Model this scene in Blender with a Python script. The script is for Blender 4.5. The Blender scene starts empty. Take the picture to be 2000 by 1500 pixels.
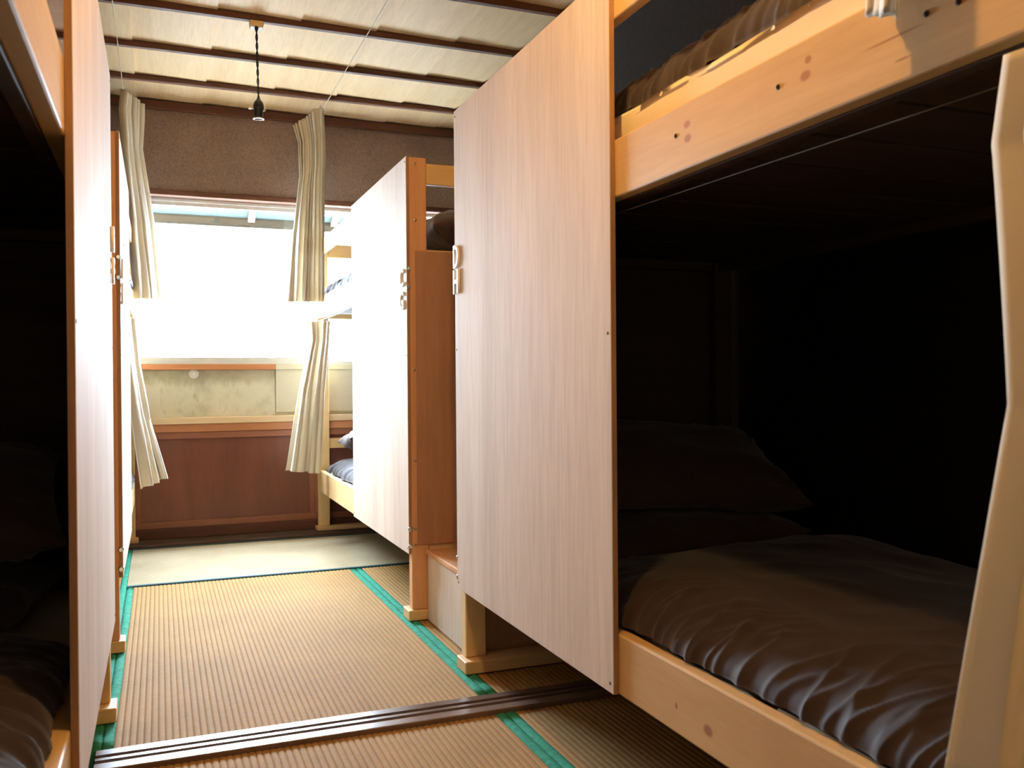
import bpy, bmesh, math, random
from mathutils import Vector, Matrix, noise, Euler

# ------------------------------------------------------------------ scene / camera / light
sc = bpy.context.scene
COL = sc.collection
random.seed(4)
CAMZ = 0.90

cam_d = bpy.data.cameras.new('camera')
cam = bpy.data.objects.new('camera', cam_d); COL.objects.link(cam)
yaw, pitch, roll = -0.3755, -0.0047, -0.0078
fw = Vector((math.sin(-yaw)*math.cos(pitch), math.cos(yaw)*math.cos(pitch), math.sin(pitch)))
rt = Vector((math.cos(yaw), math.sin(yaw), 0)); up = rt.cross(fw)
r2 = rt*math.cos(roll) + up*math.sin(roll); u2 = up*math.cos(roll) - rt*math.sin(roll)
cam.matrix_world = Matrix(((r2.x, u2.x, -fw.x, 0), (r2.y, u2.y, -fw.y, 0), (r2.z, u2.z, -fw.z, CAMZ), (0, 0, 0, 1)))
cam_d.sensor_fit = 'HORIZONTAL'; cam_d.sensor_width = 36.0
cam_d.lens = 36.0*1748.2/2000.0
cam_d.clip_start = 0.02; cam_d.clip_end = 200
cam_d.dof.use_dof = True; cam_d.dof.focus_distance = 3.6; cam_d.dof.aperture_fstop = 9.0
sc.camera = cam

SKY = 142.0
wd = bpy.data.worlds.new('overcast_sky'); sc.world = wd; wd.use_nodes = True
bg = wd.node_tree.nodes['Background']
bg.inputs['Color'].default_value = (0.76, 0.92, 1.12, 1); bg.inputs['Strength'].default_value = SKY

vs = sc.view_settings
vs.view_transform = 'Standard'; vs.look = 'None'; vs.gamma = 1.0; vs.use_curve_mapping = False
vs.exposure = 0.2
sc.cycles.use_denoising = True
sc.cycles.max_bounces = 10; sc.cycles.diffuse_bounces = 6; sc.cycles.transparent_max_bounces = 16
sc.cycles.sample_clamp_indirect = 6.0

# daylight enters through the one window: a portal guides the sky sampling there
pd = bpy.data.lights.new('window_daylight', 'AREA'); pd.shape = 'RECTANGLE'; pd.size = 1.94; pd.size_y = 1.0
pd.cycles.is_portal = True
po = bpy.data.objects.new('window_daylight', pd); COL.objects.link(po)
po.location = (0.795, 5.60, 1.48); po.rotation_euler = (math.radians(-90), 0, 0)

BULB = 880.0     # strength of the warm bulb's glowing glass

# ------------------------------------------------------------------ node helpers
def new_mat(name):
    m = bpy.data.materials.new(name); m.use_nodes = True
    nt = m.node_tree; nt.nodes.clear()
    out = nt.nodes.new('ShaderNodeOutputMaterial')
    b = nt.nodes.new('ShaderNodeBsdfPrincipled')
    nt.links.new(b.outputs[0], out.inputs[0])
    return m, nt, b, out
def coords(nt, scale, rand=True, kind='Object'):
    tc = nt.nodes.new('ShaderNodeTexCoord'); mp = nt.nodes.new('ShaderNodeMapping')
    mp.inputs['Scale'].default_value = scale
    src = tc.outputs[kind]
    if rand:
        oi = nt.nodes.new('ShaderNodeObjectInfo'); ad = nt.nodes.new('ShaderNodeVectorMath'); ad.operation = 'ADD'
        ml = nt.nodes.new('ShaderNodeMath'); ml.operation = 'MULTIPLY'; ml.inputs[1].default_value = 17.0
        nt.links.new(oi.outputs['Random'], ml.inputs[0]); nt.links.new(src, ad.inputs[0]); nt.links.new(ml.outputs[0], ad.inputs[1])
        src = ad.outputs[0]
    nt.links.new(src, mp.inputs['Vector'])
    return mp.outputs[0]
def noise_tex(nt, vec, scale, detail=4, rough=.55, dist=0.0):
    n = nt.nodes.new('ShaderNodeTexNoise'); n.inputs['Scale'].default_value = scale; n.inputs['Detail'].default_value = detail
    n.inputs['Roughness'].default_value = rough; n.inputs['Distortion'].default_value = dist
    nt.links.new(vec, n.inputs['Vector']); return n.outputs['Fac']
def ramp(nt, fac, stops):
    r = nt.nodes.new('ShaderNodeValToRGB'); e = r.color_ramp.elements
    while len(e) < len(stops): e.new(.5)
    for k, (p, c) in enumerate(stops):
        e[k].position = p; e[k].color = (*c, 1) if len(c) == 3 else c
    nt.links.new(fac, r.inputs[0]); return r.outputs[0]
def mix(nt, a, b, fac, mode='MIX'):
    m = nt.nodes.new('ShaderNodeMix'); m.data_type = 'RGBA'; m.blend_type = mode
    for sock, v in ((m.inputs[6], a), (m.inputs[7], b), (m.inputs[0], fac)):
        if isinstance(v, (tuple, list)): sock.default_value = (*v, 1)
        elif isinstance(v, (int, float)): sock.default_value = v
        else: nt.links.new(v, sock)
    return m.outputs[2]
def bump(nt, b, fac, strength, dist=.002):
    bp = nt.nodes.new('ShaderNodeBump'); bp.inputs['Strength'].default_value = strength; bp.inputs['Distance'].default_value = dist
    nt.links.new(fac, bp.inputs['Height']); nt.links.new(bp.outputs[0], b.inputs['Normal'])

def wood(name, light, dark, axis, rough=.5, stretch=14.0, scale=5.0, streak=.5, spots=None, spec=.3, joint=0.0):
    m, nt, b, out = new_mat(name)
    s = [1.0, 1.0, 1.0]; s['XYZ'.index(axis)] = 1.0/stretch
    v = coords(nt, tuple(s))
    n1 = noise_tex(nt, v, scale, 5, .6, .6)
    n2 = noise_tex(nt, v, scale*14, 3, .6)
    mid = tuple((p+q)/2 for p, q in zip(light, dark))
    c1 = ramp(nt, n1, [(.32, dark), (.5, mid), (.68, light)])
    c2 = ramp(nt, n2, [(.35, (.82, .80, .78)), (.6, (1, 1, 1))])
    col = mix(nt, c1, c2, streak, 'MULTIPLY')
    if joint:      # finger-jointed lengths of slightly different timber
        sp = nt.nodes.new('ShaderNodeSeparateXYZ'); tcj = nt.nodes.new('ShaderNodeTexCoord'); nt.links.new(tcj.outputs['Object'], sp.inputs[0])
        dv = nt.nodes.new('ShaderNodeMath'); dv.operation = 'DIVIDE'; dv.inputs[1].default_value = joint
        fl = nt.nodes.new('ShaderNodeMath'); fl.operation = 'FLOOR'; wn_ = nt.nodes.new('ShaderNodeTexWhiteNoise'); wn_.noise_dimensions = '1D'
        nt.links.new(sp.outputs[axis], dv.inputs[0]); nt.links.new(dv.outputs[0], fl.inputs[0]); nt.links.new(fl.outputs[0], wn_.inputs['W'])
        col = mix(nt, col, ramp(nt, wn_.outputs['Value'], [(0, (.90, .83, .76)), (1, (1.06, 1.06, 1.04))]), 1.0, 'MULTIPLY')
    for (px_, ry, rz, c_, k_) in (spots or []):
        tcs = nt.nodes.new('ShaderNodeTexCoord'); mp = nt.nodes.new('ShaderNodeMapping'); mp.vector_type = 'POINT'
        sc3 = (0.0, 1/ry, 1/rz)
        mp.inputs['Scale'].default_value = sc3; mp.inputs['Location'].default_value = tuple(-p*q for p, q in zip(px_, sc3))
        nt.links.new(tcs.outputs['Object'], mp.inputs['Vector'])
        ln = nt.nodes.new('ShaderNodeVectorMath'); ln.operation = 'LENGTH'; nt.links.new(mp.outputs[0], ln.inputs[0])
        k = ramp(nt, ln.outputs['Value'], [(.55, (k_, k_, k_)), (1.0, (0, 0, 0))])
        col = mix(nt, col, c_, k)
    nt.links.new(col, b.inputs['Base Color'])
    b.inputs['Roughness'].default_value = rough; b.inputs['Specular IOR Level'].default_value = spec
    bump(nt, b, n2, .12, .001)
    return m
def plain(name, col, rough=.6, var=.12, scale=30, metal=0.0, spec=.4):
    m, nt, b, out = new_mat(name)
    n = noise_tex(nt, coords(nt, (1, 1, 1)), scale, 4)
    lo = tuple(c*(1-var) for c in col); hi = tuple(min(1, c*(1+var)) for c in col)
    nt.links.new(ramp(nt, n, [(.3, lo), (.7, hi)]), b.inputs['Base Color'])
    b.inputs['Roughness'].default_value = rough; b.inputs['Metallic'].default_value = metal; b.inputs['Specular IOR Level'].default_value = spec
    return m

M = {}
PLY_L, PLY_D = (.74, .615, .505), (.62, .50, .40)
M['ply'] = wood('pale_plywood', PLY_L, PLY_D, 'Z', .80, 16, 6, .55, spec=.14)
M['plyedge'] = wood('plywood_edge', (.42, .24, .13), (.30, .16, .09), 'Z', .6, 10, 40, .4)
PINE_L, PINE_D, KN = (.80, .60, .32), (.70, .48, .23), (.42, .17, .07)
for ax in 'XYZ':
    M['pine'+ax] = wood('pine_grain_'+ax.lower(), PINE_L, PINE_D, ax, .5, 12, 7, .35, joint=.47)
M['redpine'] = wood('reddish_pine', (.74, .40, .205), (.62, .315, .155), 'Z', .5, 14, 8, .4)
M['brownply'] = wood('brown_plywood', (.50, .27, .16), (.35, .175, .10), 'Z', .55, 7, 3.0, .5)
M['dark'] = wood('dark_stained_wood', (.125, .052, .031), (.068, .030, .019), 'X', .6, 14, 8, .5, spec=.15)
M['sillwood'] = wood('light_sill_wood', (.84, .66, .42), (.74, .55, .33), 'X', .5, 14, 8, .4)
M['orange'] = wood('orange_brown_wood', (.50, .215, .095), (.37, .15, .065), 'X', .38, 14, 8, .4)
M['redrail'] = wood('red_brown_frame', (.30, .115, .062), (.22, .082, .045), 'X', .38, 14, 8, .4)
M['redpanel'] = wood('red_brown_panel', (.20, .072, .044), (.14, .048, .030), 'Z', .32, 8, 5, .4)
M['ceil'] = wood('ceiling_veneer', (.92, .69, .41), (.80, .56, .31), 'Y', .5, 16, 9, .5)
M['thresh'] = wood('worn_threshold', (.19, .125, .095), (.10, .062, .046), 'X', .24, 16, 9, .5, spec=.6)
M['floorboard'] = wood('dark_floorboard', (.10, .062, .042), (.055, .034, .024), 'X', .5, 14, 9, .5)

def wall_mat():
    m, nt, b, out = new_mat('brown_fibre_plaster')
    v = coords(nt, (1, 1, 1), False)
    a = noise_tex(nt, v, 2.2, 4); c = noise_tex(nt, v, 160, 3, .7)
    c1 = ramp(nt, a, [(.35, (.205, .140, .115)), (.65, (.262, .188, .158))])
    c2 = ramp(nt, c, [(.33, (.55, .5, .48)), (.5, (1, 1, 1)), (.70, (1.35, 1.3, 1.2))])
    nt.links.new(mix(nt, c1, c2, .75, 'MULTIPLY'), b.inputs['Base Color'])
    b.inputs['Roughness'].default_value = .9; b.inputs['Specular IOR Level'].default_value = .15
    bump(nt, b, c, .5, .003); return m
M['wall'] = wall_mat()
def stained():
    m, nt, b, out = new_mat('stained_cream_board')
    v = coords(nt, (1, 1, 1), False)
    sx = coords(nt, (1, 1, .25), False)
    n1 = noise_tex(nt, v, 4.5, 5, .65); n2 = noise_tex(nt, sx, 30, 5, .7, .5)
    c1 = ramp(nt, n1, [(.38, (.54, .54, .44)), (.52, (.72, .73, .61)), (.7, (.78, .79, .68))])
    c2 = ramp(nt, n2, [(.30, (.42, .36, .28)), (.40, (1, 1, 1))])
    # grimy line that has run along the board's upper edge
    tc = nt.nodes.new('ShaderNodeTexCoord'); sp = nt.nodes.new('ShaderNodeSeparateXYZ'); nt.links.new(tc.outputs['Generated'], sp.inputs[0])
    ad = nt.nodes.new('ShaderNodeMath'); ad.operation = 'MULTIPLY_ADD'; ad.inputs[1].default_value = .35
    nt.links.new(n2, ad.inputs[0]); nt.links.new(sp.outputs['Z'], ad.inputs[2])
    g = ramp(nt, ad.outputs[0], [(.82, (1, 1, 1)), (.96, (.62, .58, .48)), (1.0, (.55, .5, .4))])
    col = mix(nt, mix(nt, c1, c2, .5, 'MULTIPLY'), g, .8, 'MULTIPLY')
    nt.links.new(col, b.inputs['Base Color']); b.inputs['Roughness'].default_value = .7
    return m
M['stained'] = stained()
M['cream'] = plain('cream_board', (.72, .71, .60), .6, .06, 5)
M['white'] = plain('white_enamel', (.80, .82, .82), .4, .03, 20)
M['alu'] = plain('white_aluminium', (.78, .82, .85), .4, .03, 20)

def tatami(name, light, dark, axis):
    m, nt, b, out = new_mat(name)
    s = (60, 400, 60) if axis == 'Y' else (400, 60, 60)
    n1 = noise_tex(nt, coords(nt, s), 1.0, 3, .7)
    n2 = noise_tex(nt, coords(nt, (1, 1, 1)), 3.0, 4)
    mid = tuple((p+q)/2 for p, q in zip(light, dark))
    c = mix(nt, ramp(nt, n1, [(.30, dark), (.5, mid), (.7, light)]), ramp(nt, n2, [(.3, (.80, .78, .74)), (.7, (1.05, 1.05, 1.05))]), .7, 'MULTIPLY')
    nt.links.new(c, b.inputs['Base Color']); b.inputs['Roughness'].default_value = .75; b.inputs['Specular IOR Level'].default_value = .10
    bump(nt, b, n1, .25, .001); return m
M['tatami'] = tatami('aged_rush_weave', (.38, .215, .066), (.26, .138, .039), 'Y')
M['tatamiX'] = tatami('pale_rush_weave', (.46, .38, .245), (.37, .295, .18), 'X')
def green():
    m, nt, b, out = new_mat('green_border_cloth')
    v = coords(nt, (1, 1, 1), False)
    n = noise_tex(nt, v, 60, 3); w = noise_tex(nt, v, 500, 2)
    c = mix(nt, ramp(nt, n, [(.35, (.024, .200, .122)), (.65, (.048, .300, .190))]), ramp(nt, w, [(.35, (.7, .75, .8)), (.65, (1.1, 1.1, 1.1))]), .7, 'MULTIPLY')
    nt.links.new(c, b.inputs['Base Color']); b.inputs['Roughness'].default_value = .85; b.inputs['Specular IOR Level'].default_value = .1; return m
M['green'] = green()
M['darkgreen'] = plain('dark_green_border_cloth', (.022, .075, .075), .8, .2, 200)

def cloth(name, col, rough=.85, sheen=.2, trans=0.0, var=.1, weave=900, bumpk=.15, spec=.2):
    m, nt, b, out = new_mat(name)
    v = coords(nt, (1, 1, 1))
    n = noise_tex(nt, v, 3.5, 4); w = noise_tex(nt, v, weave, 2)
    lo = tuple(c*(1-var) for c in col); hi = tuple(min(1, c*(1+var)) for c in col)
    c = ramp(nt, n, [(.3, lo), (.7, hi)])
    nt.links.new(c, b.inputs['Base Color']); b.inputs['Roughness'].default_value = rough
    b.inputs['Sheen Weight'].default_value = sheen; b.inputs['Specular IOR Level'].default_value = spec
    bump(nt, b, w, bumpk, .001)
    if trans:
        t = nt.nodes.new('ShaderNodeBsdfTranslucent'); nt.links.new(c, t.inputs['Color'])
        mx = nt.nodes.new('ShaderNodeMixShader'); mx.inputs[0].default_value = trans
        nt.links.new(b.outputs[0], mx.inputs[1]); nt.links.new(t.outputs[0], mx.inputs[2]); nt.links.new(mx.outputs[0], out.inputs[0])
    return m
M['duvet'] = cloth('dark_brown_bedcloth', (.032, .020, .020), .72, .20, 0, .15, 900, .1, .25)
M['pillowcase'] = cloth('dark_brown_pillow_cloth', (.075, .042, .038), .75, .2, 0, .15, 900, .1, .2)
M['sheet'] = cloth('cream_sheet', (.78, .68, .50), .85, .1, 0, .05)
M['curtain'] = cloth('cream_curtain_cloth', (.80, .74, .62), .9, .1, .25, .04)
M['string'] = plain('pale_cord', (.62, .56, .44), .7, .1)
M['shadestring'] = plain('shade_tinted_cord', (.16, .145, .13), .8, .1)  # darker copy of the pale cord: shadow under the rail put into its colour
M['chrome'] = plain('bright_metal', (.72, .72, .74), .25, .05, 30, 1.0)
M['screw'] = plain('dull_screw_metal', (.40, .36, .30), .4, .1, 60, 1.0)
M['hole'] = plain('dark_screw_hole', (.03, .018, .012), .8, .1)
M['black'] = plain('black_moulded_plastic', (.014, .014, .016), .35, .2)
M['cord'] = plain('black_braided_cord', (.016, .015, .014), .8, .2, 300)
M['letter'] = plain('white_painted_letter', (.84, .83, .80), .5, .03)
M['soffit'] = plain('grey_green_soffit', (.020, .034, .029), .7, .06, 6)
M['hoodwood'] = wood('weathered_hood_timber', (.075, .055, .030), (.055, .038, .020), 'X', .6, 12, 8, .4)
M['ground'] = plain('pale_yard_gravel', (.42, .41, .38), .9, .15, 8)
def glass():
    m, nt, b, out = new_mat('clear_pane')
    nt.nodes.remove(b)
    t = nt.nodes.new('ShaderNodeBsdfTransparent'); t.inputs[0].default_value = (.95, .97, .97, 1)
    g = nt.nodes.new('ShaderNodeBsdfGlossy'); g.inputs['Roughness'].default_value = .02
    mx = nt.nodes.new('ShaderNodeMixShader'); mx.inputs[0].default_value = .05
    nt.links.new(t.outputs[0], mx.inputs[1]); nt.links.new(g.outputs[0], mx.inputs[2]); nt.links.new(mx.outputs[0], out.inputs[0])
    return m
M['glass'] = glass()
def glow():
    m, nt, b, out = new_mat('warm_glowing_bulb'); nt.nodes.remove(b)
    e = nt.nodes.new('ShaderNodeEmission')
    e.inputs['Color'].default_value = (1.0, .57, .18, 1)
    e.inputs['Strength'].default_value = BULB
    nt.links.new(e.outputs[0], out.inputs[0]); return m
M['bulb'] = glow()

# ------------------------------------------------------------------ mesh helpers
ORG = {}
def mesh_from(name, verts, faces, org=(0, 0, 0), smooth=False):
    o = Vector(org); me = bpy.data.meshes.new(name)
    me.from_pydata([tuple(Vector(v)-o) for v in verts], [], faces); me.update()
    if smooth:
        for p in me.polygons: p.use_smooth = True
    return me
def link(name, me, mat, parent=None, org=None):
    ob = bpy.data.objects.new(name, me); COL.objects.link(ob)
    if mat is not None and not me.materials: me.materials.append(mat)
    if parent is not None:
        ob.parent = parent; ORG[ob] = ORG[parent]
    else:
        ob.location = org or (0, 0, 0); ORG[ob] = Vector(org or (0, 0, 0))
    return ob
def empty(name, org):
    e = bpy.data.objects.new(name, None); COL.objects.link(e); e.location = org; e.empty_display_size = .1
    ORG[e] = Vector(org); return e
def tag(o, label, cat, group=None):
    o['label'] = label; o['category'] = cat
    if group: o['group'] = group
    return o
def struct(o): o['kind'] = 'structure'; return o

def bm_box(bm, x0, x1, y0, y1, z0, z1):
    x0, x1 = min(x0, x1), max(x0, x1); y0, y1 = min(y0, y1), max(y0, y1)
    vs_ = [bm.verts.new((x, y, z)) for z in (z0, z1) for y in (y0, y1) for x in (x0, x1)]
    fs = []
    for q in ((0, 2, 3, 1), (4, 5, 7, 6), (0, 1, 5, 4), (2, 6, 7, 3), (0, 4, 6, 2), (1, 3, 7, 5)):
        fs.append(bm.faces.new([vs_[k] for k in q]))
    return vs_, fs
def box(name, x0, x1, y0, y1, z0, z1, mat, parent=None, bev=.002, org=None, seg=1):
    """one bevelled board as one mesh object (world coordinates)"""
    bm = bmesh.new(); bm_box(bm, x0, x1, y0, y1, z0, z1)
    if bev:
        bmesh.ops.bevel(bm, geom=bm.edges[:], offset=bev, segments=seg, affect='EDGES', profile=.5)
    bm.normal_update()
    if parent is not None: o = ORG[parent]
    else: o = Vector(org) if org else Vector(((x0+x1)/2, (y0+y1)/2, min(z0, z1)))
    bmesh.ops.translate(bm, vec=-o, verts=bm.verts[:])
    me = bpy.data.meshes.new(name); bm.to_mesh(me); bm.free()
    return link(name, me, mat, parent, o if parent is None else None)
def tube_mesh(name, pts, r, org, n=8, radii=None, caps=True):
    vs_, fs = [], []
    P = [Vector(p) for p in pts]
    prev = None
    for k, p in enumerate(P):
        t = (P[min(k+1, len(P)-1)]-P[max(k-1, 0)]).normalized()
        if prev is None: a = t.orthogonal().normalized()
        else: a = (prev - t*prev.dot(t)).normalized()
        prev = a; b = t.cross(a); rr = radii[k] if radii else r
        for j in range(n):
            an = 2*math.pi*j/n; vs_.append(p + a*math.cos(an)*rr + b*math.sin(an)*rr)
    for k in range(len(P)-1):
        for j in range(n):
            j2 = (j+1) % n; fs.append((k*n+j, k*n+j2, (k+1)*n+j2, (k+1)*n+j))
    if caps:
        fs.append(tuple(range(n))[::-1]); fs.append(tuple((len(P)-1)*n+j for j in range(n)))
    return mesh_from(name, vs_, fs, org, True)
def lathe_mesh(name, prof, c, axis, org, n=20):
    """profile [(radius, distance along axis)] spun about axis from c"""
    a = Vector(axis).normalized(); u = a.orthogonal().normalized(); w = a.cross(u); c = Vector(c)
    vs_, fs = [], []
    for r, h in prof:
        for j in range(n):
            an = 2*math.pi*j/n; vs_.append(c + a*h + (u*math.cos(an)+w*math.sin(an))*r)
    for k in range(len(prof)-1):
        for j in range(n):
            j2 = (j+1) % n; fs.append((k*n+j, k*n+j2, (k+1)*n+j2, (k+1)*n+j))
    fs.append(tuple(range(n))[::-1]); fs.append(tuple((len(prof)-1)*n+j for j in range(n)))
    me = mesh_from(name, vs_, fs, org, False)
    return me
def tube(name, pts, r, mat, parent=None, org=None, n=8, radii=None):
    o = ORG[parent] if parent is not None else Vector(org or pts[0])
    return link(name, tube_mesh(name, pts, r, o, n, radii), mat, parent, None if parent is not None else o)
def lathe(name, prof, c, axis, mat, parent, n=20):
    return link(name, lathe_mesh(name, prof, c, axis, ORG[parent], n), mat, parent)

# ------------------------------------------------------------------ the room shell
WX0, WX1, WY0, WY1, CZ = -1.16, 1.90, -1.30, 5.42, 2.49
floor = struct(box('floor', WX0-.05, WX1+.05, WY0-.05, WY1+.12, -.12, -.045, M['floorboard'], bev=0))
M['sidewall'] = plain('shade_darkened_plaster', (.018, .014, .012), .95, .2, 60, spec=.05)  # plaster colour darkened to paint in the deep shade behind the bunks
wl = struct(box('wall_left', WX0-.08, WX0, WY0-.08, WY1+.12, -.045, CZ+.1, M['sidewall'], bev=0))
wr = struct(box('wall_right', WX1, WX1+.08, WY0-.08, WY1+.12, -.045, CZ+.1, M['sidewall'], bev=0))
M['fillwall'] = plain('cream_fill_wall', (.70, .64, .54), .85, .04, 8)  # unseen near wall, its cream colour invented to bounce fill light forward
wn = struct(box('wall_near', WX0, WX1, WY0-.08, WY0, -.045, CZ+.1, M['fillwall'], bev=0))

# ceiling: slab, lapped veneer boards, dark battens
ceil = struct(box('ceiling', WX0, WX1, WY0, WY1+.12, CZ+.012, CZ+.10, M['dark'], bev=0))
lap = [WX0, -.73, -.31, -.122, .225, .575, .909, 1.281, 1.60, WX1]
for k in range(len(lap)-1):
    bm = bmesh.new()
    a, b_ = lap[k], lap[k+1]+(.02 if k < len(lap)-2 else 0)
    vv, _ = bm_box(bm, a, b_, WY0, WY1, CZ, CZ+.006)
    for v in vv:
        if v.co.x > (a+b_)/2: v.co.z -= .0065     # each board laps over its neighbour
        else: v.co.z += .004
    o = ORG[ceil]; bmesh.ops.translate(bm, vec=-o, verts=bm.verts[:])
    me = bpy.data.meshes.new('ceiling_board'); bm.to_mesh(me); bm.free()
    link('ceiling_board', me, M['brownply'] if b_ < -.2 else M['ceil'], ceil)
for yb in (-.9, -.4, .1, .6, 1.06, 1.55, 2.05, 2.53, 3.03, 3.52, 4.035, 4.535, 5.02):
    box('ceiling_batten', WX0, WX1, yb-.034, yb, CZ-.030, CZ-.001, M['dark'], ceil, .004)

# far wall with the window
wf = struct(box('wall_far', WX0, WX1, WY1, WY1+.12, 1.985, CZ+.1, M['wall'], bev=0))
box('wall_pier', WX0, -.15, WY1, WY1+.12, .70, 1.985, M['wall'], wf, 0)
box('wall_pier', 1.74, WX1, WY1, WY1+.12, .70, 1.985, M['wall'], wf, 0)
box('wall_base', WX0, WX1, WY1+.012, WY1+.12, -.045, .66, M['redpanel'], wf, 0)
box('wall_apron', -.15, 1.74, WY1+.085, WY1+.12, .66, 1.0, M['cream'], wf, 0)
box('stained_board', -.15, .645, WY1+.074, WY1+.085, .70, .972, M['stained'], wf, .001)
box('cream_board', .647, 1.74, WY1+.060, WY1+.085, .718, .972, M['cream'], wf, .002)
box('sill_strip', -.15, .645, WY1+.050, WY1+.12, .972, 1.004, M['orange'], wf, .002)
box('sill_strip', .645, 1.74, WY1+.050, WY1+.12, .972, 1.004, M['cream'], wf, .002)
box('window_sill', WX0, WX1, WY1-.030, WY1+.085, .663, .700, M['sillwood'], wf, .003)
box('wainscot_rail', WX0, WX1, WY1-.018, WY1+.012, .617, .663, M['orange'], wf, .003)
box('wainscot_rail', WX0, WX1, WY1-.010, WY1+.012, .578, .617, M['redrail'], wf, .003)
for x0, x1 in ((WX0, -.13), (-.13, .86), (.86, WX1)):
    box('wainscot_panel', x0+.03, x1-.03, WY1+.004, WY1+.012, .114, .578, M['redpanel'], wf, .001)
    box('wainscot_stile', x0, x0+.03, WY1-.006, WY1+.012, .114, .578, M['redrail'], wf, .002)
    box('wainscot_stile', x1-.03, x1, WY1-.006, WY1+.012, .114, .578, M['redrail'], wf, .002)
box('wainscot_rail', WX0, WX1, WY1-.010, WY1+.012, .076, .114, M['redrail'], wf, .003)
struct(box('baseboard_far', WX0, WX1, WY1-.016, WY1+.012, .018, .0755, M['dark'], bev=.003))
box('lintel_trim', WX0, WX1, WY1-.022, WY1+.12, 1.955, 1.985, M['dark'], wf, .003)
struct(box('trim_1', WX0, WX1, WY1-.030, WY1, CZ-.056, CZ-.008, M['dark'], bev=.003))
cap = lathe('drain_cap', [(.028, 0), (.028, .006), (.024, .010), (.020, .010), (.018, .006), (.012, .006), (.011, .014), (.006, .016)], (.186, WY1+.074, .948), (0, -1, 0), M['white'], wf, 24)
cap['label'] = 'small round white cap'

win = empty('window_1', (.795, WY1+.09, 1.004)); struct(win)
box('window_frame', -.15, 1.74, WY1+.055, WY1+.115, 1.004, 1.022, M['alu'], win, .002)
box('window_frame', -.15, 1.74, WY1+.055, WY1+.115, 1.935, 1.955, M['alu'], win, .002)
box('window_frame', -.15, -.125, WY1+.055, WY1+.115, 1.022, 1.935, M['alu'], win, .002)
box('window_frame', 1.715, 1.74, WY1+.055, WY1+.115, 1.022, 1.935, M['alu'], win, .002)
for x0, x1, y0 in ((-.125, .82, .06), (.79, 1.715, .088)):
    ya, yb = WY1+y0, WY1+y0+.022
    s_ = box('sash', x0, x1, ya, yb, 1.022, 1.045, M['alu'], win, .002)
    box('sash_rail', x0, x1, ya, yb, 1.913, 1.935, M['alu'], s_, .002)
    box('sash_stile', x0, x0+.024, ya, yb, 1.045, 1.913, M['alu'], s_, .002)
    box('sash_stile', x1-.024, x1, ya, yb, 1.045, 1.913, M['alu'], s_, .002)
    box('pane', x0+.022, x1-.022, ya+.009, ya+.013, 1.043, 1.915, M['glass'], s_, 0)

# outside: window hood and yard
hood = empty('window_hood', (.38, WY1+.12, 2.03))
tag(hood, 'timber hood with grey-green underside above the outside of the window', 'window hood')
def sloped(name, x0, x1, ya, za, yb, zb, th, mat):
    vs_ = [(x, y, z+t) for x in (x0, x1) for (y, z) in ((ya, za), (yb, zb)) for t in (0, th)]
    fs = [(0, 1, 3, 2), (4, 6, 7, 5), (0, 4, 5, 1), (2, 3, 7, 6), (0, 2, 6, 4), (1, 5, 7, 3)]
    return link(name, mesh_from(name, vs_, fs, ORG[hood]), mat, hood)
sloped('soffit_board', -1.05, 1.80, 5.545, 2.000, 5.700, 1.905, .014, M['soffit'])
box('fascia', -1.05, 1.80, 5.700, 5.716, 1.845, 1.925, M['hoodwood'], hood, .002)
for xr in (.535, 1.040, 1.55):
    sloped('bracket', xr-.021, xr+.021, 5.545, 1.972, 5.700, 1.877, .028, M['hoodwood'])
grd = struct(box('ground', -40, 40, WY1+.5, 60, -3.2, -3.1, M['ground'], bev=0))

# floor finish: tatami mats with cloth borders, threshold rail, dark boards
def mat_mesh(x0, x1, y0, y1, axis, zt=0.0, depth=.0027, pitch=.0172, zb=-.045):
    """rush mat whose ribs run along axis"""
    L0, L1, W0, W1 = (y0, y1, x0, x1) if axis == 'Y' else (x0, x1, y0, y1)
    n = max(2, round((W1-W0)/pitch)); p = (W1-W0)/n
    prof = [(W0, zb)]
    for k in range(n):
        for q, h in ((.0, -depth), (.14, -depth*.35), (.34, 0), (.66, 0), (.86, -depth*.35)):
            prof.append((W0+(k+q)*p, zt+h))
    prof += [(W1, zt-depth), (W1, zb)]
    vs_, fs = [], []
    seg = 6
    for i in range(seg+1):
        l = L0+(L1-L0)*i/seg
        for w, z in prof: vs_.append((w, l, z) if axis == 'Y' else (l, w, z))
    m = len(prof)
    for i in range(seg):
        for j in range(m-1):
            q = (i*m+j, i*m+j+1, (i+1)*m+j+1, (i+1)*m+j)
            fs.append(q[::-1] if axis == 'Y' else q)
    fs.append(tuple(range(m)) if axis == 'Y' else tuple(range(m))[::-1])
    fs.append(tuple(seg*m+j for j in range(m))[::-1] if axis == 'Y' else tuple(seg*m+j for j in range(m)))
    return vs_, fs
BW = .028
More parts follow.
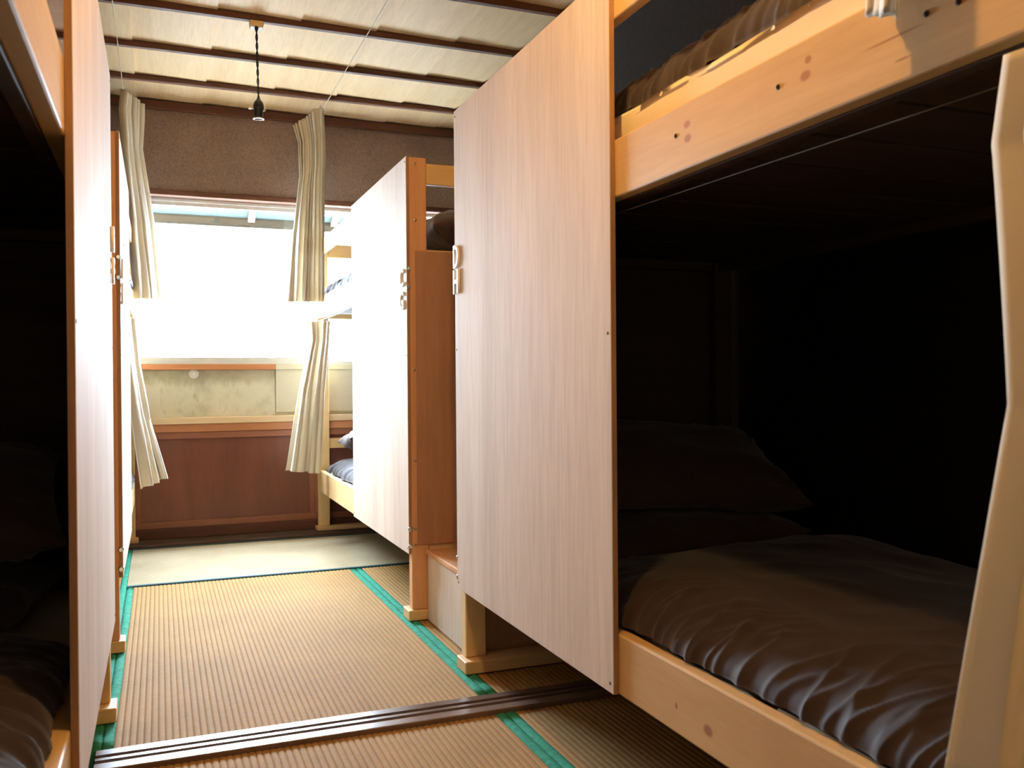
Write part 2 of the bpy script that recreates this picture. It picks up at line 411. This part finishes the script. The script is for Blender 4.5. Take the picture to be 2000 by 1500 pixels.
def tatami_mat(x0, x1, y0, y1, axis, borders, mat, bmat, label, zt=0.0):
    ix0, ix1, iy0, iy1 = x0, x1, y0, y1
    if 'l' in borders: ix0 += BW
    if 'r' in borders: ix1 -= BW
    if 'n' in borders: iy0 += BW
    if 'f' in borders: iy1 -= BW
    o = ORG[floor]
    vs_, fs = mat_mesh(ix0, ix1, iy0, iy1, axis, zt)
    t = link('tatami_mat', mesh_from('tatami_mat', vs_, fs, o), mat, floor)
    t['label'] = label
    def border(ax0, ax1, ay0, ay1):
        # cloth strip with slight waviness folded over the mat's edge
        nseg = 26; vs2, fs2 = [], []
        along_y = (ay1-ay0) > (ax1-ax0)
        for i in range(nseg+1):
            f = i/nseg
            for j, (q, h) in enumerate(((0, -.045), (0, -.001), (.3, .0016), (.5, .0022), (.7, .0016), (1, -.001), (1, -.045))):
                wob = .0016*noise.noise((f*9+ax0*7, q*2, ay0))
                if along_y: vs2.append((ax0+(ax1-ax0)*q + wob, ay0+(ay1-ay0)*f, zt+h+(.0015*noise.noise((f*14, q, ax0*3)) if 0 < j < 6 else 0)))
                else: vs2.append((ax0+(ax1-ax0)*f, ay0+(ay1-ay0)*q + wob, zt+h))
        for i in range(nseg):
            for j in range(6):
                q = (i*7+j, i*7+j+1, (i+1)*7+j+1, (i+1)*7+j); fs2.append(q[::-1] if along_y else q)
        fs2.append(tuple(range(7))); fs2.append(tuple(nseg*7+j for j in range(7)))
        ob = link('border_cloth', mesh_from('border_cloth', vs2, fs2, o, True), bmat, t)
    if 'l' in borders: border(x0, ix0, y0, y1)
    if 'r' in borders: border(ix1, x1, y0, y1)
    if 'n' in borders: border(ix0, ix1, y0, iy0)
    if 'f' in borders: border(ix0, ix1, iy1, y1)
    return t
XA, XB = -.141, .870
tatami_mat(XA, XB, 2.40, 4.268, 'Y', 'lr', M['tatami'], M['green'], 'straw mat in the middle of the aisle')
tatami_mat(XB, 1.885, 2.40, 4.268, 'Y', 'lr', M['tatami'], M['green'], 'straw mat under the step and bunks on the right')
tatami_mat(-1.15, XA, 2.40, 5.22, 'Y', 'lr', M['tatami'], M['green'], 'straw mat under the bunks on the left')
tatami_mat(XA+.002, 1.885, 4.272, 5.222, 'X', 'nf', M['tatamiX'], M['darkgreen'], 'pale straw mat below the window', .004)
tatami_mat(XA, XB, .35, 2.272, 'Y', 'lr', M['tatami'], M['green'], 'straw mat nearest in the aisle', -.007)
tatami_mat(XB, 1.885, .35, 2.272, 'Y', 'lr', M['tatami'], M['green'], 'straw mat under the near bunk on the right', -.007)
tatami_mat(-1.15, XA, .35, 2.272, 'Y', 'lr', M['tatami'], M['green'], 'straw mat under the near bunk on the left', -.007)
fb = box('floor_plank', WX0, WX1, WY0, .348, -.045, 0, M['floorboard'], floor, .002)
box('floor_plank', WX0, WX1, 5.224, WY1+.01, -.045, .018, M['floorboard'], floor, .003)
# threshold: three raised strips with two sliding-door grooves
bm = bmesh.new()
prof = [(2.275, -.045), (2.275, .003), (2.2775, .005), (2.312, .005), (2.3125, -.001), (2.331, -.001), (2.3315, .005), (2.345, .005), (2.3455, -.001), (2.364, -.001), (2.3645, .005), (2.3955, .005), (2.398, .003), (2.398, -.045)]
o = ORG[floor]
vs_ = [(x, y, z) for x in (-.150, 1.89) for y, z in prof]; m_ = len(prof)
fs = [(j, m_+j, m_+j+1, j+1) for j in range(m_-1)] + [tuple(range(m_))[::-1], tuple(m_+j for j in range(m_))]
t_ = link('threshold_rail', mesh_from('threshold_rail', vs_, fs, o), M['thresh'], floor)
t_['label'] = 'dark grooved wooden threshold'
bm.free()

# ------------------------------------------------------------------ bunk beds
def glyph(ch, size, ext, sx):
    cu = bpy.data.curves.new('g', 'FONT'); cu.body = ch; cu.size = size; cu.extrude = ext/2; cu.bevel_depth = .0006; cu.bevel_resolution = 1
    cu.offset = .0006; cu.align_x = 'CENTER'; cu.resolution_u = 4
    ob = bpy.data.objects.new('g', cu); COL.objects.link(ob)
    bpy.context.view_layer.update()
    me = bpy.data.meshes.new_from_object(ob.evaluated_get(bpy.context.evaluated_depsgraph_get()))
    bpy.data.objects.remove(ob); bpy.data.curves.remove(cu)
    for v in me.vertices: v.co.x *= sx
    ys = [v.co.y for v in me.vertices]; y0, y1 = min(ys), max(ys)
    return me, y0, y1

M['slat'] = wood('shade_darkened_slat_wood', (.085, .052, .034), (.055, .033, .022), 'X', .7, 12, 9, .4)  # bed wood darkened in colour to stand for the unlit bunk interiors
PW, PD, RT = .066, .045, .030      # post width (x), post depth (y), rail thickness
ZB, ZT = .251, 1.738
LOW, UPR, GRD = (.251, .376), (1.272, 1.391), (1.637, 1.716)
DEPTH = .985
def bunk(side, xf, y0, y1, py0, py1, end_panel=False, railmat=None):
    """side=+1: bed lies to +x of its front plane xf"""
    X = lambda d: xf + side*d
    root = empty('bunk_bed', (X(DEPTH/2), (y0+y1)/2, 0))
    red = M['redpine']
    for d0, fr in ((0, True), (DEPTH-PW, False)):
        for ya in (y0, y1-PD):
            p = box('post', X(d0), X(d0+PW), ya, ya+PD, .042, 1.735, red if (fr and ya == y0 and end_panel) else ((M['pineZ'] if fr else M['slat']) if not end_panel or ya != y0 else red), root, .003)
    for ya in (y0, y1-PD):     # runners on the floor at each end
        yn = ya-.010 if ya == y0 else ya-.043
        box('floor_runner', X(-.016), X(DEPTH), yn, yn+.088, 0.003 if yn < 5.2 else .020, .042, M['pineX'], root, .003)
    ya, yb = y0+PD, y1-PD
    for nm, (za, zb), th in (('side_rail', LOW, RT), ('side_rail', UPR, RT), ('guard_rail', GRD, .026)):
        box(nm, X(0), X(th), ya, yb, za, zb, (railmat or {}).get((nm, za), M['pineY']), root, .004, seg=2)
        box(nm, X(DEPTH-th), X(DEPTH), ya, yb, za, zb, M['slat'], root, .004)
        for yy in (y0+.004, y1-.030):
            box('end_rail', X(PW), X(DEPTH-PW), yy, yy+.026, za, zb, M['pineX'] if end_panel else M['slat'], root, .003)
    for yy in ((y1-.030,) if end_panel else (y1-.030, y0+.004)):
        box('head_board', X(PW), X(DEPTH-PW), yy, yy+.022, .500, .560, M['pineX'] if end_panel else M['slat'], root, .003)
    n = 11
    for z in (LOW[0]+.030, UPR[0]+.026):
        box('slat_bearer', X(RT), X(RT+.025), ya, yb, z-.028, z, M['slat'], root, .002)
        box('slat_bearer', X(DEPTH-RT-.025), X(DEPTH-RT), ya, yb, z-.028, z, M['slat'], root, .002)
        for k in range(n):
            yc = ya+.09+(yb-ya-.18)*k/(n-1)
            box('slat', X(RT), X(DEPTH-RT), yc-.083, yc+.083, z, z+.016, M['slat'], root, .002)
    pan = box('privacy_panel', X(-.012), X(0), py0, py1, ZB, ZT, M['ply'], root, .0012)
    pan['label'] = 'pale plywood panel closing half of the bunk front'
    # the panel's brown edge lipping on the end that faces the room
    box('edge_strip', X(-.0112), X(-.0008), py0-.0015, py0, ZB+.002, ZT-.002, M['plyedge'], pan, 0)
    for z in (ZB+.02, (ZB+ZT)/2, ZT-.02):
        for y in (py0+.014, py1-.014):
            lathe('nail_head', [(.0035, 0), (.0032, .0008)], (X(-.012), y, z), (-side, 0, 0), M['hole'], pan, 8)
    if not end_panel:
        e = box('end_panel', X(.020), X(DEPTH-.020), y1+.001, y1+.006, .285, 1.385, M['slat'], root, .0008)  # sheet coloured with the darkened wood so the bunk end reads as shade
    if end_panel:
        e = box('end_panel', X(.020), X(DEPTH-.005), y0-.006, y0-.001, .285, 1.385, M['brownply'], root, .0008)
        e['label'] = 'thin brown plywood sheet closing the foot end'
    return root, X, pan
def put_letters(pan, side, xs, y, zs, chars, w):
    for ch, (za, zb) in zip(chars, zs):
        me, g0, g1 = glyph(ch, .1, .006, 1.0)
        s = (zb-za)/(g1-g0); o = ORG[pan]
        wid = max(v.co.x for v in me.vertices)-min(v.co.x for v in me.vertices); sx = w/(wid)
        for v in me.vertices:
            gx, gy, gz = v.co.x*sx, (v.co.y-g0)*s, v.co.z
            v.co = Vector((xs - side*(gz+.0047), y - side*gx, za+gy)) - o
        ob = link('letter', me, M['letter'], pan); ob['label'] = 'white letter ' + ch
def bolts(root, X, side, ys, zs, mat='chrome'):
    for y in ys:
        for z in zs:
            lathe('bolt', [(.010, 0), (.010, .002), (.0075, .0045), (.003, .0052)], (X(0), y, z), (-side, 0, 0), M[mat], root, 12)
def screws(root, pts, axis, mat='screw', r=.006):
    for p in pts:
        lathe('screw', [(r, 0), (r, .0012), (r*.55, .0020), (r*.35, .0008)], p, axis, M[mat], root, 10)

XR, XL = .874, -.129
def kn(y, z, ry, rz, c=KN, k=.85): return ((0, y-(.60+2.666)/2, z), ry, rz, c, k)
DK = (.05, .022, .012)
M['railDU'] = wood('knotty_pine_upper_rail', PINE_L, PINE_D, 'Y', .5, 12, 7, .35, [kn(1.362, 1.350, .013, .008), kn(1.360, 1.325, .014, .009), kn(1.044, 1.358, .009, .007), kn(1.050, 1.337, .014, .009), kn(.885, 1.332, .060, .0022, (.40, .20, .09)), kn(.868, 1.300, .016, .0022, (.40, .20, .09))], joint=.47)
M['railDL'] = wood('knotty_pine_lower_rail', PINE_L, PINE_D, 'Y', .5, 12, 7, .35, [kn(1.309, .293, .017, .012, (.34, .14, .07)), kn(1.411, .302, .005, .008, (.30, .12, .06)), kn(1.02, .325, .014, .010)], joint=.47)
bD, XD, pD = bunk(1, XR, .60, 2.666, 1.632, 2.666, False, {('side_rail', UPR[0]): M['railDU'], ('side_rail', LOW[0]): M['railDL']})
tag(bD, 'near wooden bunk bed on the right marked D and H, with the large pale panel', 'bunk bed', 'bunk beds along the aisle')
bC, XC, pC = bunk(1, XR, 3.247, 5.396, 3.250, 4.270, True)
tag(bC, 'far wooden bunk bed on the right marked C and G, beside the window', 'bunk bed', 'bunk beds along the aisle')
bB, XBf, pB = bunk(-1, XL, .60, 2.666, 1.500, 2.668)
tag(bB, 'near wooden bunk bed at the left edge, its panel seen at a steep angle', 'bunk bed', 'bunk beds along the aisle')
bA, XAf, pA = bunk(-1, XL, 3.247, 5.396, 3.250, 4.270, True)
tag(bA, 'far wooden bunk bed on the left, mostly hidden behind the near left bunk', 'bunk bed', 'bunk beds along the aisle')
put_letters(pD, 1, .862, 2.637, ((1.247, 1.316), (1.167, 1.242)), 'DH', .046)
put_letters(pC, 1, .862, 3.303, ((1.253, 1.321), (1.167, 1.236)), 'CG', .056)
put_letters(pB, -1, -.117, 2.632, ((1.250, 1.318), (1.165, 1.235)), 'BF', .050)
put_letters(pA, -1, -.117, 3.292, ((1.250, 1.318), (1.165, 1.235)), 'AE', .050)
screws(bC, [(XC(.020), 3.247, 1.710), (XC(.022), 3.247, 1.500), (XC(.024), 3.247, 1.290), (XC(.024), 3.247, 1.215), (XC(.014), 3.247, .94), (XC(.014), 3.247, .60), (XC(.013), 3.247, .345), (XC(.013), 3.247, .285)], (0, -1, 0))
screws(bA, [(XAf(.020), 3.247, 1.700), (XAf(.016), 3.247, 1.500), (XAf(.016), 3.247, 1.290), (XAf(.016), 3.247, 1.215), (XAf(.016), 3.247, .94), (XAf(.016), 3.247, .60)], (0, -1, 0))
for b_, y in ((bC, 3.2485), (bA, 3.2485)):
    s_ = 1 if b_ is bC else -1; xf = XR if s_ > 0 else XL
    for z in (1.318, 1.250, .345, .280):
        lathe('bolt', [(.009, 0), (.009, .003), (.006, .0055)], (xf-s_*.006, 3.2485, z), (0, -1, 0), M['chrome'], b_, 12)
for z in (1.318, 1.250, .345, .285):
    lathe('bolt', [(.009, 0), (.009, .003), (.006, .0055)], (.868, 2.666, z), (0, 1, 0), M['chrome'], bD, 12)
# screw holes on the near right upper rail
screws(bD, [(XR, .83, 1.342), (XR, .783, 1.338), (XR, 1.399, 1.339), (XR, 1.111, 1.339)], (-1, 0, 0), 'hole', .0042)

# wooden step between the two right-hand bunks
st = empty('step_box', (1.35, 2.955, 0)); tag(st, 'low plywood step box between the two right-hand bunks', 'step')
box('front_board', .930, .945, 2.672, 3.235, .002, .247, M['ply'], st, .002)
box('side_board', .945, 1.82, 2.672, 2.687, .002, .247, M['brownply'], st, .002)
box('side_board', .945, 1.82, 3.220, 3.235, .002, .247, M['ply'], st, .002)
box('tread', .924, 1.83, 2.668, 3.238, .247, .267, M['redpine'], st, .004, seg=2)

# ------------------------------------------------------------------ bedding
def clampf(v, a=0.0, b=1.0): return max(a, min(b, v))
def duvet(x0, x1, y0, y1, z0, h, front, nx, ny, seed, wr=.016, lump=.02, label='', group=None, name='duvet', mat='duvet', sag=0.0, tuck=.0, freq=20.0):
    """quilt: puffy slab with rounded rim; creases fan in from the edge on the 'front' side (-1: x0, +1: x1)"""
    vs_, fs = [], []
    def P(s, t):
        rs = (1-abs(2*s-1)**7)**.5 if 0 < s < 1 else 0
        rt_ = (1-abs(2*t-1)**14)**.5 if 0 < t < 1 else 0
        x = x0+(x1-x0)*s; y = y0+(y1-y0)*t
        e = rs*rt_
        q = s if front < 0 else 1-s            # 0 at the aisle edge
        w = clampf(1-q/.24)**1.2
        warp = .10*noise.noise((x*3.1, y*2.3, seed)) + .35*q*(x1-x0)
        rg = lambda n, k: max(0.0, 1-abs(n)*k)**1.5
        n1 = noise.noise(((y+warp)*freq, x*5.0, seed+3.1)); n2 = noise.noise(((y-warp*.7)*freq*.55, x*4.2, seed+9.7))
        n3 = noise.noise((x*7+y*2, y*5-x*3, seed+5.3))
        cre = wr*w*(.50*rg(n1, 3.0) + .65*rg(n2, 2.4)) + wr*.22*rg(n3, 2.2)
        lm = lump*noise.noise((x*2.6, y*2.2, seed)) + lump*.5*noise.noise((x*6, y*5, seed+2))
        z = z0 + h*e*(1-.25*math.exp(-q*9)) + (lm+cre)*e - sag*(1-e)
        bul = (.012*noise.noise((y*8, seed, 1)) + .5*cre)*(1 if q < .3 else 0)*clampf(1-q/.15)
        x += -front*-bul if False else (front*bul)
        y += .012*noise.noise((x*5, seed, 4.0))*(1-rt_)
        return x, y, z
    for j in range(ny+1):
        for i in range(nx+1):
            # denser rows towards the rims
            s = i/nx; t = j/ny
            s = .5-.5*math.cos(math.pi*s)*(.55+.45*abs(math.cos(math.pi*s)))
            vs_.append(P(clampf(s), clampf(t)))
    N = nx+1
    for j in range(ny):
        for i in range(nx): fs.append((j*N+i, j*N+i+1, (j+1)*N+i+1, (j+1)*N+i))
    # underside
    base = len(vs_); rim = [j*N for j in range(ny+1)]
    bott = []
    for j in range(ny+1):
        for i in range(nx+1):
            if i in (0, nx) or j in (0, ny): bott.append(j*N+i)
    ring = [i for i in range(N)] + [j*N+nx for j in range(1, ny+1)] + [ny*N+i for i in range(nx-1, -1, -1)] + [j*N for j in range(ny-1, 0, -1)]
    low = {}
    for r in ring:
        x, y, z = vs_[r]; low[r] = len(vs_); vs_.append((x, y, z0-tuck))
    for a, b_ in zip(ring, ring[1:]+ring[:1]): fs.append((b_, a, low[a], low[b_]))
    fs.append(tuple(low[r] for r in ring)[::-1])
    org = ((x0+x1)/2, (y0+y1)/2, z0)
    ob = link(name, mesh_from(name, vs_, fs, org, True), M[mat], None, org)
    tag(ob, label, 'quilt', 'brown quilts on the bunks'); return ob
def mattress(x0, x1, y0, y1, z0, z1, label):
    vs_, fs = [], []
    bm = bmesh.new(); bm_box(bm, x0, x1, y0, y1, z0, z1)
    bmesh.ops.subdivide_edges(bm, edges=bm.edges[:], cuts=22, use_grid_fill=True)
    cx, cy = (x0+x1)/2, (y0+y1)/2
    for v in bm.verts:
        ex = clampf(1-abs(v.co.x-cx)/((x1-x0)/2)); ey = clampf(1-abs(v.co.y-cy)/((y1-y0)/2))
        r = min(1, (ex*(x1-x0)/2)/.035); k = min(1, (ey*(y1-y0)/2)/.035)
        if v.co.z > z1-.001: v.co.z -= .022*((1-r)**2+(1-k)**2)
        v.co.z += .006*noise.noise((v.co.x*5, v.co.y*5, 3)) if v.co.z > z0+.02 else 0
        if ex < .01: v.co.x += (.006*noise.noise((v.co.y*7, v.co.z*20, 1)))*(1)
    org = Vector((cx, cy, z0)); bmesh.ops.translate(bm, vec=-org, verts=bm.verts[:])
    me = bpy.data.meshes.new('mattress'); bm.to_mesh(me); bm.free()
    for p in me.polygons: p.use_smooth = True
    ob = link('mattress', me, M['sheet'], None, org); tag(ob, label, 'mattress', 'mattresses in the bunks'); return ob
def pillow(c, lx, ly, th, rot, seed, label, group=None):
    """cushion centred on c (its lowest middle), local x length, y width, z thickness"""
    n = 34; vs_, fs = [], []
    for sgn in (1, -1):
        for j in range(n+1):
            for i in range(n+1):
                s, t = 2*i/n-1, 2*j/n-1
                s = math.sin(s*math.pi/2); t = math.sin(t*math.pi/2)
                e = ((1-abs(s)**2.6)*(1-abs(t)**2.6))**.5
                # edges draw in between the corners
                x = lx/2*s*(1-.055*(1-t*t)); y = ly/2*t*(1-.07*(1-s*s))
                rad = 1-abs(noise.noise((s*2.5+t, t*2.5-s, seed)))*2
                crn = abs(s*t)
                z = sgn*th/2*e*(1+.16*noise.noise((s*1.6, t*1.6, seed+sgn))) + sgn*.012*(rad**3 if rad > 0 else 0)*min(1, e*3)*(.4+crn*1.5)
                z += .016*noise.noise((s*1.5, t*1.5, seed+7)) + .020*crn*noise.noise((s*2, t*2, seed+11))
                vs_.append((x, y, z))
    N = n+1; B = N*N
    for j in range(n):
        for i in range(n):
            a = j*N+i
            fs.append((a, a+1, a+N+1, a+N)); fs.append((B+a+N, B+a+N+1, B+a+1, B+a))
    me = bpy.data.meshes.new('pillow'); me.from_pydata(vs_, [], fs)
    bm = bmesh.new(); bm.from_mesh(me); bmesh.ops.remove_doubles(bm, verts=bm.verts[:], dist=.0004); bm.to_mesh(me); bm.free()
    for p in me.polygons: p.use_smooth = True
    R = Euler(rot).to_matrix()
    for v in me.vertices: v.co = R @ v.co
    ob = link('pillow', me, M['pillowcase'], None, c); tag(ob, label, 'pillow', 'brown pillows on the bunks'); return ob

# near right, lower bunk (H)
x0, x1 = XR+.035, XR+DEPTH-.035
mattress(x0, x1, .66, 2.60, .299, .378, 'cream mattress under the brown quilt in the near right lower bunk')
duvet(XR+.030, x1, .68, 2.06, .384, .088, -1, 110, 400, 1.7, .020, .022, 'dark brown creased quilt on the near right lower bunk, marked H')
pillow((1.40, 2.29, .452), .70, .42, .13, (.04, -.02, .08), 2.0, 'dark brown lower pillow of the pair in the near right lower bunk')
pillow((1.42, 2.32, .645), .74, .44, .16, (.46, .06, -.05), 5.0, 'dark brown upper pillow propped on the pair in the near right lower bunk')
# near right, upper bunk (D)
mattress(x0, x1, .66, 2.60, 1.315, 1.464, 'cream mattress edge above the rail of the near right upper bunk')
duvet(XR+.068, x1, .70, 2.05, 1.471, .128, -1, 90, 280, 8.2, .026, .024, 'dark brown rumpled quilt on the near right upper bunk, marked D')
pillow((1.45, 2.32, 1.60), .60, .40, .15, (.30, .05, .05), 9.0, 'dark brown pillow at the head of the near right upper bunk')
# near left, lower bunk
lx1, lx0 = XL-.035, XL-DEPTH+.035
mattress(lx0, lx1, .66, 2.60, .299, .378, 'cream mattress under the brown quilt in the near left lower bunk')
duvet(lx0, XL-.030, .68, 1.90, .384, .085, 1, 80, 240, 21.3, .024, .022, 'dark brown creased quilt on the near left lower bunk')
pillow((-.52, 2.22, .462), .58, .40, .13, (.05, .08, -.1), 14.0, 'dark brown lower pillow of the pair in the near left lower bunk')
pillow((-.50, 2.10, .655), .62, .44, .17, (.36, -.04, .10), 17.0, 'dark brown upper pillow bulging toward the panel in the near left lower bunk')
mattress(lx0, lx1, .66, 2.60, 1.315, 1.385, 'thin cream mattress in the near left upper bunk')
# far right, lower (G) and upper (C)
mattress(x0, x1, 3.31, 5.33, .299, .378, 'cream mattress under the quilt in the far right lower bunk')
duvet(XR+.030, x1, 3.34, 5.20, .384, .088, -1, 70, 280, 31.9, .026, .02, 'brown quilt catching window light on the far right lower bunk, marked G')
pillow((1.27, 5.04, .565), .62, .38, .15, (-.12, .02, 0), 24.0, 'brown pillow on the far right lower bunk beside the window')
mattress(x0, x1, 3.31, 5.33, 1.315, 1.394, 'cream mattress in the far right upper bunk')
duvet(XR+.030, x1, 3.76, 5.31, 1.399, .10, -1, 60, 240, 44.2, .03, .02, 'brown quilt catching window light on the far right upper bunk, marked C')
pillow((1.30, 3.53, 1.506), .62, .40, .19, (.06, 0, 0), 27.0, 'dark pillow at the foot end of the far right upper bunk, above the brown sheet')
# far left, lower and upper
mattress(lx0, lx1, 3.31, 5.33, .299, .378, 'cream mattress under the quilt in the far left lower bunk')
duvet(lx0, XL-.008, 3.34, 5.31, .384, .10, 1, 60, 240, 51.0, .03, .02, 'brown quilt bulging out of the far left lower bunk behind the curtain')
mattress(lx0, lx1, 3.31, 5.33, 1.315, 1.394, 'cream mattress in the far left upper bunk')
duvet(lx0, XL-.008, 3.34, 5.31, 1.399, .10, 1, 50, 200, 61.0, .03, .02, 'brown quilt on the far left upper bunk behind the curtain')

# ------------------------------------------------------------------ curtains on cords
def curtain(rows, folds, seed, label, sharp=1.0, per=9, nrow=40):
    """rows: [(f, A, B, amp)] from hem-top to hem-bottom; cloth runs from A to B in folds of depth amp"""
    nc = folds*per
    vs_, fs = [], []
    def lerp(f):
        for k in range(len(rows)-1):
            f0, A0, B0, a0 = rows[k]; f1, A1, B1, a1 = rows[k+1]
            if f <= f1 or k == len(rows)-2:
                q = clampf((f-f0)/(f1-f0)); q = q*q*(3-2*q)
                return Vector(A0).lerp(Vector(A1), q), Vector(B0).lerp(Vector(B1), q), a0+(a1-a0)*q
    for j in range(nrow+1):
        f = j/nrow
        A, B, amp = lerp(f)
        d = B-A; dn = Vector((d.x, d.y, 0)).normalized(); nrm = Vector((-dn.y, dn.x, 0))
        for i in range(nc+1):
            s = i/nc
            # uneven pleats: flat wide panels, sharp turns
            sw = s + .055*math.sin(s*2*math.pi*2+seed) + .03*noise.noise((s*4, seed, .3))
            ph = sw*folds*2*math.pi + .7*noise.noise((s*2, f*1.1, seed))
            w = math.asin(.96*math.sin(ph))/1.287
            k = amp*(.8+.9*noise.noise((s*3.1, seed, f*.8)))
            p = A.lerp(B, s) + nrm*(w*k) + dn*(.55*amp*math.sin(ph*2+1.1+.5*seed)) + nrm*(.012*noise.noise((s*2, f*3, seed+5)))
            p.z += .004*noise.noise((s*9, f*2, seed+8))
            vs_.append(p)
    N = nc+1
    for j in range(nrow):
        for i in range(nc): fs.append((j*N+i, j*N+i+1, (j+1)*N+i+1, (j+1)*N+i))
    org = Vector(rows[-1][1]).lerp(Vector(rows[-1][2]), .5)
    root = link('curtain', mesh_from('curtain', vs_, fs, org, True), M['curtain'], None, org)
    so = root.modifiers.new('thickness', 'SOLIDIFY'); so.thickness = .0025; so.offset = 0
    tag(root, label, 'curtain', 'cream bunk curtains')
    # stitched hem band along the bottom
    return root
c1 = curtain([(0, (.868, 5.10, 2.455), (.735, 5.26, 2.375), .020), (.10, (.872, 5.12, 2.32), (.765, 5.25, 2.27), .020), (.30, (.875, 5.13, 2.12), (.765, 5.24, 2.08), .022), (.6, (.872, 5.14, 1.78), (.725, 5.24, 1.76), .026), (1, (.868, 5.14, 1.352), (.690, 5.25, 1.358), .030)],
        6, 1.0, 'long cream curtain hanging on the string by the far right upper bunk')
c2 = curtain([(0, (.905, 5.06, 1.240), (.790, 5.16, 1.240), .018), (.12, (.895, 5.06, 1.13), (.800, 5.16, 1.13), .020), (.45, (.870, 5.06, .86), (.745, 5.16, .87), .024), (1, (.842, 5.08, .382), (.672, 5.18, .395), .030)],
        4, 3.3, 'cream curtain slanting aside below the window by the far right lower bunk')
c3 = curtain([(0, (-.165, 5.08, 2.430), (-.075, 5.20, 2.395), .018), (.10, (-.178, 5.08, 2.32), (-.075, 5.20, 2.30), .018), (.24, (-.165, 5.10, 2.16), (-.085, 5.20, 2.15), .018), (.6, (-.135, 5.12, 1.76), (-.030, 5.20, 1.76), .022), (1, (-.112, 5.14, 1.345), (.012, 5.22, 1.352), .026)],
        5, 5.1, 'long cream curtain hanging on the string by the far left upper bunk')
c4 = curtain([(0, (-.165, 5.00, 1.240), (-.125, 5.10, 1.240), .012), (.3, (-.160, 5.00, 1.00), (-.105, 5.10, 1.00), .014), (.6, (-.135, 5.00, .72), (-.050, 5.08, .73), .018), (1, (-.092, 4.98, .352), (.040, 5.06, .400), .022)],
        3, 7.7, 'cream curtain hanging slanted below the window by the far left lower bunk')
c5 = curtain([(0, (.858, .700, 1.245), (.852, .47, 1.245), .018), (.12, (.853, .712, 1.15), (.848, .46, 1.15), .020), (.36, (.800, .654, .87), (.840, .44, .87), .018), (.67, (.705, .640, .53), (.82, .40, .53), .018), (1, (.665, .665, .18), (.80, .37, .18), .022)],
        4, 9.4, 'cream curtain at the right edge in front of the near right lower bunk')
c6 = curtain([(0, (.866, .885, 2.425), (.850, .80, 2.425), .016), (.4, (.855, .890, 2.0), (.835, .80, 2.0), .018), (.8, (.852, .888, 1.55), (.825, .810, 1.55), .018), (1, (.850, .886, 1.362), (.818, .826, 1.330), .020)],
        3, 12.2, 'hem of the cream curtain hanging over the near right upper rail')
def wire(a, b_, label, r=.0016, sag=.004):
    pts = []
    for k in range(9):
        f = k/8; p = Vector(a).lerp(Vector(b_), f); p.z -= sag*4*f*(1-f); pts.append(p)
    o = tube('taut_string', pts, r, M['string'] if r > .001 else M['shadestring'], None, a, 6); tag(o, label, 'string', 'strings carrying the curtains'); return o
wire((.866, .62, 2.425), (.866, 5.39, 2.425), 'thin pale string running under the ceiling above the right-hand bunks', .0020, 0)
wire((-.160, .62, 2.425), (-.160, 5.39, 2.425), 'thin pale string running under the ceiling above the left-hand bunks', .0020, 0)
wire((.902, .646, 1.231), (.902, 2.62, 1.266), 'thin string stretched just below the near right upper rail', .0008, .0)
wire((.866, 4.272, 1.256), (.866, 5.36, 1.250), 'thin string stretched just below the far right upper rail', .0014, .002)
wire((-.140, 4.272, 1.256), (-.140, 5.36, 1.250), 'thin string stretched just below the far left upper rail', .0014, .002)

# ------------------------------------------------------------------ pendant lamps
def pendant(x, y, label, length, lit, zt=CZ-.030):
    root = empty('pendant_lamp', (x, y, zt)); tag(root, label, 'lamp', 'pendant lamps')
    rose = box('ceiling_rose', x-.029, x+.029, y-.022, y+.022, zt-.022, zt, M['pineX'], root, .003)
    box('rose_cover', x-.027, x-.008, y-.020, y+.020, zt-.030, zt-.022, M['white'], rose, .002)
    box('rose_cover', x+.008, x+.027, y-.020, y+.020, zt-.030, zt-.022, M['white'], rose, .002)
    lathe('cord_grip', [(.007, 0), (.008, .006), (.005, .018)], (x, y, zt-.022), (0, 0, -1), M['black'], rose, 10)
    z0, z1 = zt-.03, zt-length
    for ph in (0, math.pi):
        pts = []
        n = 90
        for k in range(n+1):
            f = k/n; a = ph+f*length/.026*math.pi*.62
            pts.append((x+.0030*math.cos(a)+.006*f, y+.0030*math.sin(a), z0+(z1-z0)*f))
        tube('twisted_cord', pts, .0028, M['cord'], root, n=6)
    cx = x+.006
    so = lathe('socket', [(.006, -.006), (.008, .0), (.018, .012), (.022, .024), (.023, .036), (.021, .040), (.0195, .044), (.0195, .074), (.021, .078), (.021, .082)], (cx, y, z1), (0, 0, -1), M['black'], root, 24)
    lathe('socket_ring', [(.0215, 0), (.0235, .001), (.0235, .005), (.0185, .006), (.0165, .003), (.0165, -.004)], (cx, y, z1-.081), (0, 0, -1), M['chrome'], so, 24)
    tube('switch_key', [(cx-.016, y, z1-.042), (cx-.030, y-.002, z1-.041)], .0032, M['chrome'], so, n=8)
    box('switch_paddle', cx-.043, cx-.029, y-.004, y, z1-.046, z1-.036, M['chrome'], so, .001)
    lathe('switch_cap', [(.006, 0), (.006, .004), (.003, .009)], (cx+.020, y, z1-.044), (1, 0, 0), M['chrome'], so, 10)
    if lit:
        prof = [(.013, 0), (.014, .010), (.020, .028), (.028, .048), (.031, .066), (.028, .084), (.018, .096), (.006, .101)]
        b_ = lathe('light_bulb', prof, (cx, y, z1-.088), (0, 0, -1), M['bulb'], root, 24)
        for p in b_.data.polygons: p.use_smooth = True
    return root
pendant(.406, 4.018, 'black bulbless lamp socket hanging on a twisted cord from the ceiling batten', .335, False)
pendant(.42, 1.20, 'lit pendant lamp with a warm bulb over the near end of the aisle', .15, True, CZ-.006)
